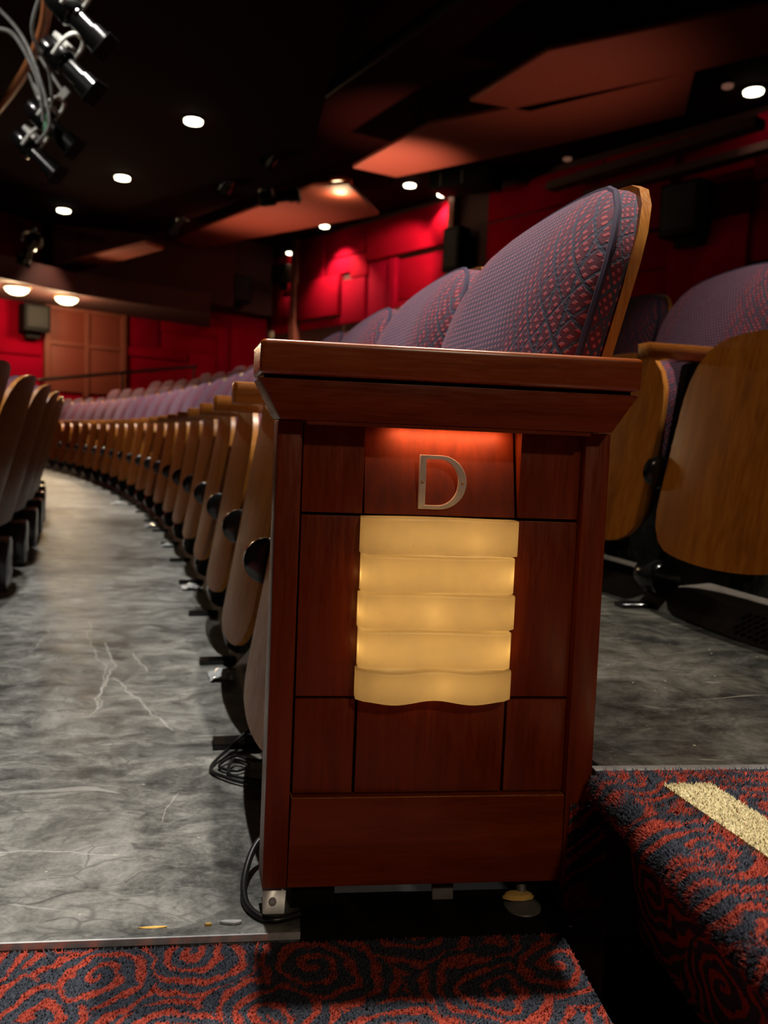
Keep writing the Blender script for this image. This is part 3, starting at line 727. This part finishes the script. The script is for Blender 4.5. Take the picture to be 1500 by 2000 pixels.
for k in range(1, 6):
    s = 2.28 if k == 1 else 8.0
    while s < 15.6:
        p, th = path(s, PITCH_ROW * k)
        if p.y > YMIN[k]:
            o = link('theatre_seat', FAR); o.location = (p.x, p.y, zrow(k)); o.rotation_euler = (0, 0, th)
            tag(o, 'small blurred purple seat back, %s row up behind the lettered row' % ROWN[k], 'seat', 'distant seats, %s row up' % ROWN[k])
        s += SP / (1 + KAP * PITCH_ROW * k)
# kick plates (air ducts) along the front underside of each row
def kick(k, s0, s1, label):
    n = 40; v, f = [], []
    pr = [(0.045, 0.0), (0.085, 0.050), (0.20, 0.060), (0.20, 0.0)]
    for i in range(n + 1):
        s = s0 + (s1 - s0) * i / n
        for a, z in pr:
            p, th = path(s, PITCH_ROW * k + a); v.append((p.x, p.y, RISE * k + z))
    for i in range(n):
        for j in range(4):
            a = i * 4 + j; b = i * 4 + (j + 1) % 4; f.append((a, b, b + 4, a + 4))
    f += [(0, 1, 2, 3), tuple(n * 4 + j for j in (3, 2, 1, 0))]
    root = link('kick_plate', mesh('kick_plate', v, f), M['duct']); tag(root, label, 'duct'); return root
kick(0, 0.2, 14, 'long dark kick plate on the floor under the lettered row')
ke = kick(1, 0.1, 7, 'brown kick plate with holes on floor under upper row seats')
hv, hf = [], []
for a in range(5):
    for b in range(16):
        s = 0.28 + b * 0.020 + (a % 2) * 0.010; off = PITCH_ROW + 0.052 + a * 0.0072; z = RISE + 0.010 + a * 0.0092
        i = len(hv)
        for q in range(8):
            t = 2 * math.pi * q / 8
            p, th = path(s + 0.0065 * math.cos(t), off + 0.0026 * math.sin(t) - 0.0012); hv.append((p.x, p.y, z + 0.0032 * math.sin(t) + 0.0014))
        hf.append(tuple(range(i, i + 8)))
vh = link('vent_hole', mesh('vent_hole', hv, hf), M['black_matte'], ke); vh['kind'] = 'stuff'

# ------------------------------------------------------------------ lettered end panel
ep = empty('end_panel', (0, 0, 0)); tag(ep, 'cherry wood seat row end panel with metal letter D and glowing glass bricks', 'end panel')
SH = -0.114
def slab(name, x0, x1, z0, z1, y0, y1, mat, bevel=0.0015, xb0=None, xb1=None, xt0=None, xt1=None, par=None):
    """front at y0, back at y1 sheared along the row; optional other x at bottom / top"""
    b0 = x0 if xb0 is None else xb0; b1 = x1 if xb1 is None else xb1
    t0 = x0 if xt0 is None else xt0; t1 = x1 if xt1 is None else xt1
    P = []
    for y in (y0, y1):
        d = SH * (y - 0.0)
        P += [(b0 + d, y, z0), (b1 + d, y, z0), (t1 + d, y, z1), (t0 + d, y, z1)]
    return link(name, hexa(name, P, bevel), M[mat], par or ep)
slab('carcass', 0.001, 0.370, 0.036, 0.556, 0.040, 0.052, 'cherry_v')
slab('stile', 0, 0.0265, 0.035, 0.556, 0.0, 0.0395, 'cherry_v', 0.002, -0.003, 0.0245)
slab('stile', 0.3415, 0.3700, 0.035, 0.556, 0.0, 0.0395, 'cherry_v', 0.002, 0.3425, 0.3735)
rail_ = slab('bottom_rail', 0.0265, 0.3415, 0.035, 0.1385, 0.0, 0.0395, 'cherry_h', 0.002, 0.0246, 0.3424)
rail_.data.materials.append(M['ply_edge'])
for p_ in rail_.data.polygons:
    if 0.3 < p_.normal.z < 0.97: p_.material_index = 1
def inset(x0, x1, z0, z1): return link('inset_panel', box('inset_panel', x0, x1, 0.010, 0.0392, z0, z1, 0.0014, 2), M['cherry_v'], ep)
for z0, z1 in ((0.140, 0.2487), (0.2517, 0.4545), (0.4575, 0.5555)):
    inset(0.0275, 0.0945, z0, z1); inset(0.2700, 0.3410, z0, z1)
inset(0.0975, 0.2670, 0.140, 0.2487); inset(0.0975, 0.2670, 0.2517, 0.4545)
link('letter_board', hexa('letter_board', [(0.0965, 0.010, 0.4575), (0.2670, 0.010, 0.4575), (0.2670, 0.036, 0.5555), (0.0965, 0.036, 0.5555), (0.0965, 0.020, 0.4575), (0.2670, 0.020, 0.4575), (0.2670, 0.0395, 0.5555), (0.0965, 0.0395, 0.5555)], 0.0008), M['letter_wood'], ep)
# mitred fascia and the arm cap
fas = link('fascia', hexa('fascia', [(0.002, -0.024, 0.5565), (0.361, -0.024, 0.5565), (0.361 - 0.008, 0.052, 0.5565), (0.002 - 0.008, 0.052, 0.5565),
      (-0.0205, -0.024, 0.5985), (0.3895, -0.024, 0.5985), (0.3895 - 0.008, 0.052, 0.5985), (-0.0205 - 0.008, 0.052, 0.5985)], 0.0015), M['cherry_h'], ep)
link('shadow_joint', box('shadow_joint', -0.016, 0.382, -0.018, 0.05, 0.598, 0.6025), M['black_matte'], ep)
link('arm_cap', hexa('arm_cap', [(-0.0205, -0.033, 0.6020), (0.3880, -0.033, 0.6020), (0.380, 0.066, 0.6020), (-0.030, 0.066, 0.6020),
      (-0.0195, -0.033, 0.6375), (0.3885, -0.033, 0.6375), (0.380, 0.066, 0.6375), (-0.030, 0.066, 0.6375)], 0.0062, 4), [M['cherry_cap'], M['worn_highlight']], ep)
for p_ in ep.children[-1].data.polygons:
    if p_.normal.z > 0.15: p_.material_index = 1  # up-facing cap faces get the painted highlight
# LED strip hidden in the letter pocket
link('led_strip', box('led_strip', 0.125, 0.255, 0.020, 0.024, 0.5562, 0.5566), M['led'], ep)
ld = bpy.data.lights.new('letter_light', 'AREA'); ld.shape = 'RECTANGLE'; ld.size = 0.13; ld.size_y = 0.004; ld.energy = 0.085; ld.color = (1.0, 0.42, 0.18)
lo = bpy.data.objects.new('letter_light', ld); COL.objects.link(lo); lo.location = (0.190, 0.022, 0.5555); lo.parent = ep
lo.rotation_euler = Vector((0, 0.12, -1)).to_track_quat('-Z', 'Y').to_euler()
link('fascia_lip', box('fascia_lip', 0.030, 0.338, -0.022, -0.017, 0.5520, 0.5566), M['cherry_h'], ep)
# the letter D
def letter_d():
    x0, zc, h, wd = 0.1560, 0.4945, 0.0300, 0.0535
    outer, inner = [], []
    def arc(xs, rx, rz, n): return [(xs + rx * math.cos(a), zc + rz * math.sin(a)) for a in [(-math.pi / 2) + math.pi * i / n for i in range(n + 1)]]
    n = 22
    O = [(x0, zc - h)] + arc(x0 + 0.0235, wd - 0.0235, h, n) + [(x0, zc + h)]
    I = [(x0 + 0.0075, zc - h + 0.0045)] + arc(x0 + 0.0225, wd - 0.0225 - 0.0090, h - 0.0045, n) + [(x0 + 0.0075, zc + h - 0.0045)]
    bm = bmesh.new(); ya, yb = 0.0085, 0.0135
    def lay(P, y): return [bm.verts.new((p[0], y, p[1])) for p in P]
    a, b, c, d = lay(O, ya), lay(I, ya), lay(O, yb), lay(I, yb); N = len(O)
    for i in range(N):
        j = (i + 1) % N
        bm.faces.new((a[i], a[j], b[j], b[i])); bm.faces.new((c[i], d[i], d[j], c[j]))
        bm.faces.new((a[i], c[i], c[j], a[j])); bm.faces.new((b[i], b[j], d[j], d[i]))
    return bm_mesh('letter', bm, 0.0005, 1)
lt = link('letter', letter_d(), M['nickel'], ep); lt['label'] = 'brushed metal capital letter D'
for x in (0.1597, 0.2050):
    sm_ = lathe('screw', [(0.0003, -0.0018), (0.0012, -0.0015), (0.0017, 0.0), (0.0017, 0.012)], 12, 'y')
    for v in sm_.vertices: v.co += Vector((x, 0.0085, 0.4945))
    link('screw', sm_, M['brass'], lt)
# five stacked cast glass bricks
ZB = [0.4570, 0.4150, 0.3735, 0.3325, 0.2890, 0.2515]
for i in range(5):
    zt, zb = ZB[i] - 0.0009, ZB[i + 1] + 0.0009
    xl, xr = (0.0925, 0.2665) if i % 2 == 0 else (0.0940, 0.2640)
    n = 22; bm = bmesh.new(); rings = []
    r2 = random.Random(20 + i); ph1, ph2 = r2.uniform(0, 6), r2.uniform(0, 6)
    for q in range(n + 1):
        t = q / n; x = xl + (xr - xl) * t
        e = 1 - max(0, (abs(t - 0.5) - 0.465) / 0.035) ** 2 * 0.25
        dzt = 0.0005 * math.sin(6.0 * t + ph1) - 0.0003; dzb = 0.0005 * math.sin(6.5 * t + ph2) + 0.0003
        if i == 4: dzb = 0.0026 * math.cos(4 * math.pi * (t - 0.5)) - 0.0005; dzt = 0.0016 * math.cos(4 * math.pi * (t - 0.5)) - 0.002
        a, b = zt + dzt, zb + dzb; mid = (a + b) / 2
        yf = -0.0175 + 0.0010 * math.sin(5 * t + ph2)
        sec = rpoly([(0.012, b, 0), (yf, b, 0.0030), (yf, a, 0.0030), (0.012, a, 0)], 4)
        rings.append([bm.verts.new((x, 0.012 + (y - 0.012) * e, mid + (z - mid) * (0.97 + 0.03 * e))) for y, z in sec])
    L = len(rings[0])
    for q in range(n):
        for j in range(L - 1): bm.faces.new((rings[q][j], rings[q][j + 1], rings[q + 1][j + 1], rings[q + 1][j]))      # open at the back, towards the lamps
    bm.faces.new(rings[0]); bm.faces.new(rings[-1][::-1])
    link('glass_brick', bm_mesh('glass_brick', bm, 0, 1, True, 0.9), M['glass'], ep)
# lamps behind the glass
gl = bpy.data.lights.new('glass_backlight', 'AREA'); gl.shape = 'RECTANGLE'; gl.size = 0.165; gl.size_y = 0.198; gl.energy = 0.13; gl.color = (1.0, 0.67, 0.28)
go = bpy.data.objects.new('glass_backlight', gl); COL.objects.link(go); go.location = (0.1795, 0.0088, 0.3545); go.parent = ep; go.rotation_euler = (-math.pi / 2, 0, 0)
for bx_, bz_, pw_ in ((0.0985, 0.392, 0.006), (0.0985, 0.352, 0.005), (0.0985, 0.312, 0.006), (0.2600, 0.394, 0.009), (0.2600, 0.311, 0.009), (0.262, 0.352, 0.003), (0.175, 0.354, 0.004), (0.19, 0.27, 0.002), (0.22, 0.43, 0.002)):
    q_ = point('glass_bulb', (bx_, -0.002, bz_), pw_ * 1.0, (1.0, 0.66, 0.24), 0.007); q_.parent = ep
# fixings under the panel
br = link('floor_bracket', hexa('floor_bracket', [(-0.002, 0.006, 0.001), (0.0235, 0.006, 0.001), (0.0255, 0.022, 0.036), (-0.003, 0.022, 0.036), (-0.002, 0.009, 0.001), (0.0235, 0.009, 0.001), (0.0255, 0.025, 0.036), (-0.003, 0.025, 0.036)], 0.0008, 1), M['zinc'], ep); br['label'] = 'bright zinc floor bracket'
sc_ = lathe('screw', [(0.0004, -0.003), (0.0035, -0.002), (0.0045, 0.0), (0.0045, 0.004)], 14, 'y')
for v in sc_.vertices: v.co += Vector((0.0095, 0.0105, 0.013))
link('screw', sc_, M['zinc'], br)
link('floor_bracket', hexa('floor_bracket', [(0.196, 0.026, 0.001), (0.222, 0.026, 0.001), (0.222, 0.034, 0.036), (0.196, 0.034, 0.036), (0.196, 0.029, 0.001), (0.222, 0.029, 0.001), (0.222, 0.037, 0.036), (0.196, 0.037, 0.036)], 0.0008, 1), M['steel_dull'], ep)
for x in (0.03, 0.30):
    link('support_foot', box('support_foot', x, x + 0.05, 0.02, 0.05, 0.0, 0.0362), M['black_matte'], ep)
lv = lathe('levelling_foot', [(0.021, 0.0), (0.022, 0.003), (0.016, 0.006), (0.006, 0.009), (0.005, 0.037)], 18)
for v in lv.vertices: v.co += Vector((0.300 + (v.co.z) * 0.1, 0.004 + v.co.z * 0.9, 0.0))
link('levelling_foot', lv, M['steel_dull'], ep)
fo = lathe('foam_scrap', [(0.003, 0.0), (0.018, 0.002), (0.014, 0.007), (0.003, 0.008)], 9)
for v in fo.vertices: v.co.x = v.co.x * 1.1 + 0.296; v.co.y = v.co.y * 0.5 + 0.012; v.co.z = v.co.z + 0.008
tag(link('foam_scrap', fo, M['foam']), 'scrap of yellow foam on the foot under the end panel', 'foam')

# cables and tape on the floor
def cable(P, r, label, name='cable', mat='rubber'):
    o = link(name, tube(name, catmull(P, 8), r, 8), M[mat]); tag(o, label, 'cable', 'cables'); return o
cable([(0.04, 0.60, 0.05), (-0.023, 0.56, 0.03), (-0.064, 0.50, 0.012), (-0.091, 0.427, 0.005), (-0.066, 0.385, 0.006), (-0.017, 0.355, 0.006), (0.03, 0.36, 0.01)], 0.0028, 'thin black cable looping out beside the end panel, upper one')
cable([(0.03, 0.44, 0.02), (-0.019, 0.436, 0.012), (-0.055, 0.462, 0.010), (-0.078, 0.430, 0.006), (-0.05, 0.41, 0.006), (-0.03, 0.43, 0.008), (-0.055, 0.445, 0.012), (-0.06, 0.40, 0.005), (-0.01, 0.372, 0.006), (0.03, 0.38, 0.008)], 0.0026, 'knotted black cable beside the end panel, within the loop')
cable([(0.02, 0.14, 0.04), (-0.010, 0.12, 0.03), (-0.0235, 0.075, 0.014), (-0.022, 0.030, 0.006), (-0.008, 0.002, 0.004), (0.012, -0.010, 0.004), (0.04, 0.0, 0.004)], 0.0042, 'black cable bending under the left corner of the end panel')
def tape(x, y, rz, sx, sy, seed, label):
    r = random.Random(seed); n = 6; v, f = [], []
    for i in range(n + 1):
        for j in range(n + 1):
            v.append(((i / n - 0.5) * sx, (j / n - 0.5) * sy, 0.013 + r.uniform(-0.002, 0.004) - 0.010 * abs(i / n - 0.5) * 2))
    for i in range(n):
        for j in range(n):
            a = i * (n + 1) + j; f.append((a, a + 1, a + n + 2, a + n + 1))
    me = mesh('floor_tape', v, f); bm = bmesh.new(); bm.from_mesh(me); bmesh.ops.solidify(bm, geom=bm.faces[:], thickness=0.001); bm.to_mesh(me); bm.free()
    o = link('floor_tape', me, M['tape']); o.location = (x, y, 0); o.rotation_euler = (0, 0, rz); tag(o, label, 'tape', 'tape over seat feet')
tape(-0.111, 0.955, 0.15, 0.05, 0.075, 1, 'crumpled shiny tape over the seat foot nearest the end panel')
tape(-0.285, 2.045, 0.2, 0.06, 0.08, 2, 'crumpled shiny tape over a seat foot, second nearest')
tape(-0.50, 3.137, 0.2, 0.06, 0.07, 3, 'crumpled shiny tape by seat feet, third nearest')
tape(-0.688, 4.0, 0.25, 0.09, 0.09, 4, 'bright shiny tape by seat feet midway along the row')
tape(-1.136, 5.42, 0.3, 0.09, 0.09, 5, 'farthest shiny tape by the seat feet')

# ------------------------------------------------------------------ stage lights
def stage_light_mesh():
    A = {}
    A['body'] = lathe('body', [(0.02, -0.20), (0.075, -0.19), (0.085, -0.15), (0.09, -0.02), (0.075, 0.0)], 18, 'x')
    A['lens_tube'] = lathe('lens_tube', [(0.062, 0.0), (0.062, 0.15), (0.078, 0.155), (0.078, 0.26), (0.070, 0.26), (0.070, 0.24), (0.01, 0.235)], 18, 'x')
    A['yoke'] = tube('yoke', catmull([(-0.05, -0.11, 0.0), (-0.05, -0.115, 0.12), (-0.05, -0.06, 0.19), (-0.05, 0.06, 0.19), (-0.05, 0.115, 0.12), (-0.05, 0.11, 0.0)], 5), 0.014, 8)
    A['clamp'] = box('clamp', -0.085, -0.015, -0.025, 0.025, 0.19, 0.29, 0.008, 1)
    A['filter_frame'] = box('filter_frame', 0.262, 0.270, -0.09, 0.09, -0.09, 0.09, 0.003, 1)
    A['fin'] = box('fin', -0.17, -0.04, -0.05, 0.05, 0.078, 0.112, 0.004, 1)
    for k, mm in (('body', 'black'), ('lens_tube', 'black'), ('yoke', 'white_fit'), ('clamp', 'steel_dull'), ('filter_frame', 'black_matte'), ('fin', 'white_fit')): A[k].materials.append(M[mm])
    return A
SLM = stage_light_mesh()
def stage_light(loc, rot, label, scale=1.0, lit=False, dark=False):
    r = empty('stage_light', loc); r.rotation_euler = rot; r.scale = (scale,) * 3; tag(r, label, 'stage light', 'stage spotlights')
    for k, me in SLM.items(): link(k, me, None, r)
    if lit:
        g = lathe('lens', [(0.005, 0.285), (0.04, 0.28), (0.07, 0.272), (0.07, 0.26)], 16, 'x'); link('lens', g, M['dome'], r)
    return r
PIPE = [(-0.95, 2.6), (-1.32, 4.15), (-1.62, 5.0), (-2.10, 5.95), (-2.9, 7.3)]
ZP = 2.95
pipe = link('lighting_pipe', tube('lighting_pipe', catmull([(x, y, ZP) for x, y in PIPE], 6), 0.032, 10), M['copper'])
tag(pipe, 'orange brown lighting pipe hung at the top left corner', 'pipe')
PIPE_PTS = catmull([(x, y, ZP) for x, y in PIPE], 12)
SLP = [(-1.16, 4.05, 2.76, 0.3, 'stage spotlight clamped highest on the top left pipe'), (-1.27, 4.35, 2.62, 0.2, 'stage spotlight with white yoke, second down the top left pipe'),
       (-1.53, 5.0, 2.50, 0.25, 'stage spotlight with green tape on the top left pipe'), (-1.72, 5.35, 2.42, 0.2, 'lowest stage spotlight at the left edge on the pipe')]
for i, (x, y, z, a, lb) in enumerate(SLP):
    sl_ = stage_light((x, y, z), (0.15, 0.75, -0.35 + a), lb, 0.85)
    mw = Matrix.LocRotScale(sl_.location, sl_.rotation_euler, sl_.scale)
    near = min((Vector((q[0], q[1], ZP)) for q in PIPE_PTS), key=lambda q: (q - sl_.location).length)
    link('drop_arm', tube('drop_arm', [Vector((-0.05, 0, 0.24)), mw.inverted() @ near], 0.016, 8), M['steel_dull'], sl_)
cable([(-1.25, 4.0, 3.0), (-1.42, 4.2, 2.75), (-1.38, 4.4, 2.6), (-1.42, 4.6, 2.45), (-1.6, 4.9, 2.7)], 0.010, 'thick grey cable drooping between the top left stage lights', mat='cable_grey')
cable([(-1.7, 4.4, 2.95), (-1.56, 4.45, 2.82), (-1.46, 4.45, 2.62), (-1.40, 4.5, 2.35), (-1.5, 4.6, 2.25)], 0.010, 'thin grey cable hanging from the top left pipe', mat='cable_grey')
cable([(-1.72, 4.4, 2.80), (-1.6, 4.42, 2.80), (-1.52, 4.45, 2.70), (-1.46, 4.5, 2.55), (-1.46, 4.6, 2.38)], 0.013, 'grey cable entering at the left edge below the pipe', mat='cable_grey')
gt = link('tape_flag', box('tape_flag', -1.52, -1.50, 4.82, 4.90, 2.38, 2.5, 0.003), M['green']); tag(gt, 'strip of green tape on a top left stage light', 'tape')
lit = stage_light((-0.15, 13.0, 4.32), (0.0, -0.25, 0.2), 'lit stage lamp in front of the third red ceiling panel', 1.4, True)
for x, y, z, lb in ((-0.1, 11.2, 4.55, 'black unlit stage lamp on dark truss, nearest'), (-0.8, 12.6, 4.5, 'black unlit stage lamp on dark truss, middle'), (-1.9, 15.2, 4.4, 'black unlit stage lamp on dark truss, farthest'), (-4.15, 14.0, 3.5, 'black stage lamp hanging left, above the dome lamps')):
    stage_light((x, y, z), (0.3, 0.6, 2.2), lb, 1.3)
tr_ = link('lighting_truss', tube('lighting_truss', catmull([(2.2, 6.3, 4.85), (1.62, 7.48, 4.85), (0.8, 9.28, 4.85), (-0.45, 12.02, 4.85), (-2.69, 16.4, 4.85)], 6), 0.07, 10), M['black_matte'])
tag(tr_, 'dark curved lighting truss crossing the black ceiling', 'truss')
# black box on the ceiling
cb = empty('ceiling_box', (3.08, 13.8, 4.95)); tag(cb, 'black box with two pale slots on the ceiling at centre', 'box'); cb.rotation_euler = (0, 0, -0.65)
link('body', box('body', -0.55, 0.55, -0.3, 0.3, -0.05, 0.25, 0.02), M['black_matte'], cb)
for x in (-0.35, 0.05): link('slot', box('slot', x, x + 0.03, -0.31, -0.295, -0.02, 0.2), M['steel_dull'], cb)
# loudspeakers and switch on the walls
def speaker(P0, D, Nn, m0, m1, z0, z1, d, label, st=0.15):
    c = P0 + D * ((m0 + m1) / 2); r = empty('loudspeaker', (c.x, c.y, z0)); tag(r, label, 'loudspeaker', 'wall loudspeakers')
    inv = Matrix.Translation(r.location).inverted()
    a = wall_box('cabinet', P0, D, Nn, m0, m1, z0 + 0.12, z1, st, d + 0.1, M['black_matte'], r, 0.02); a.matrix_parent_inverse = inv
    b = wall_box('grille', P0, D, Nn, m0 + 0.05, m1 - 0.05, z0 + 0.2, z1 - 0.05, d + 0.09, d + 0.115, M['grille'], r, 0.01); b.matrix_parent_inverse = inv
    c2 = wall_box('bracket', P0, D, Nn, m0 + 0.12, m1 - 0.12, z0, z0 + 0.14, st, max(d * 0.7, st + 0.05), M['black_matte'], r); c2.matrix_parent_inverse = inv
speaker(CORNER, SD, SN, -6.12, -5.60, 2.32, 2.98, 0.4, 'black wall loudspeaker left of the shuttered window')
speaker(CORNER, SD, SN, -1.46, -0.94, 3.52, 4.25, 0.62, 'tall black loudspeaker on dark bulkhead in the far corner', 0.36)
speaker(CORNER, BD, BN, -7.30, -6.88, 3.55, 4.46, 0.35, 'slim black loudspeaker just right of the crimson wall panels')
speaker(CORNER, BD, BN, -12.05, -11.44, 3.45, 4.3, 0.4, 'black loudspeaker on the dark wall at the right')
speaker(CORNER, BD, BN, -1.30, -0.82, 4.05, 4.6, 0.3, 'small black loudspeaker left of the crimson wall panels')
sw = wall_box('wall_switch', CORNER, BD, BN, -0.42, -0.24, 2.92, 3.12, 0.03, 0.06, M['switch'], None, 0.01); tag(sw, 'small ivory switch plate on wall above panel left corner', 'switch')
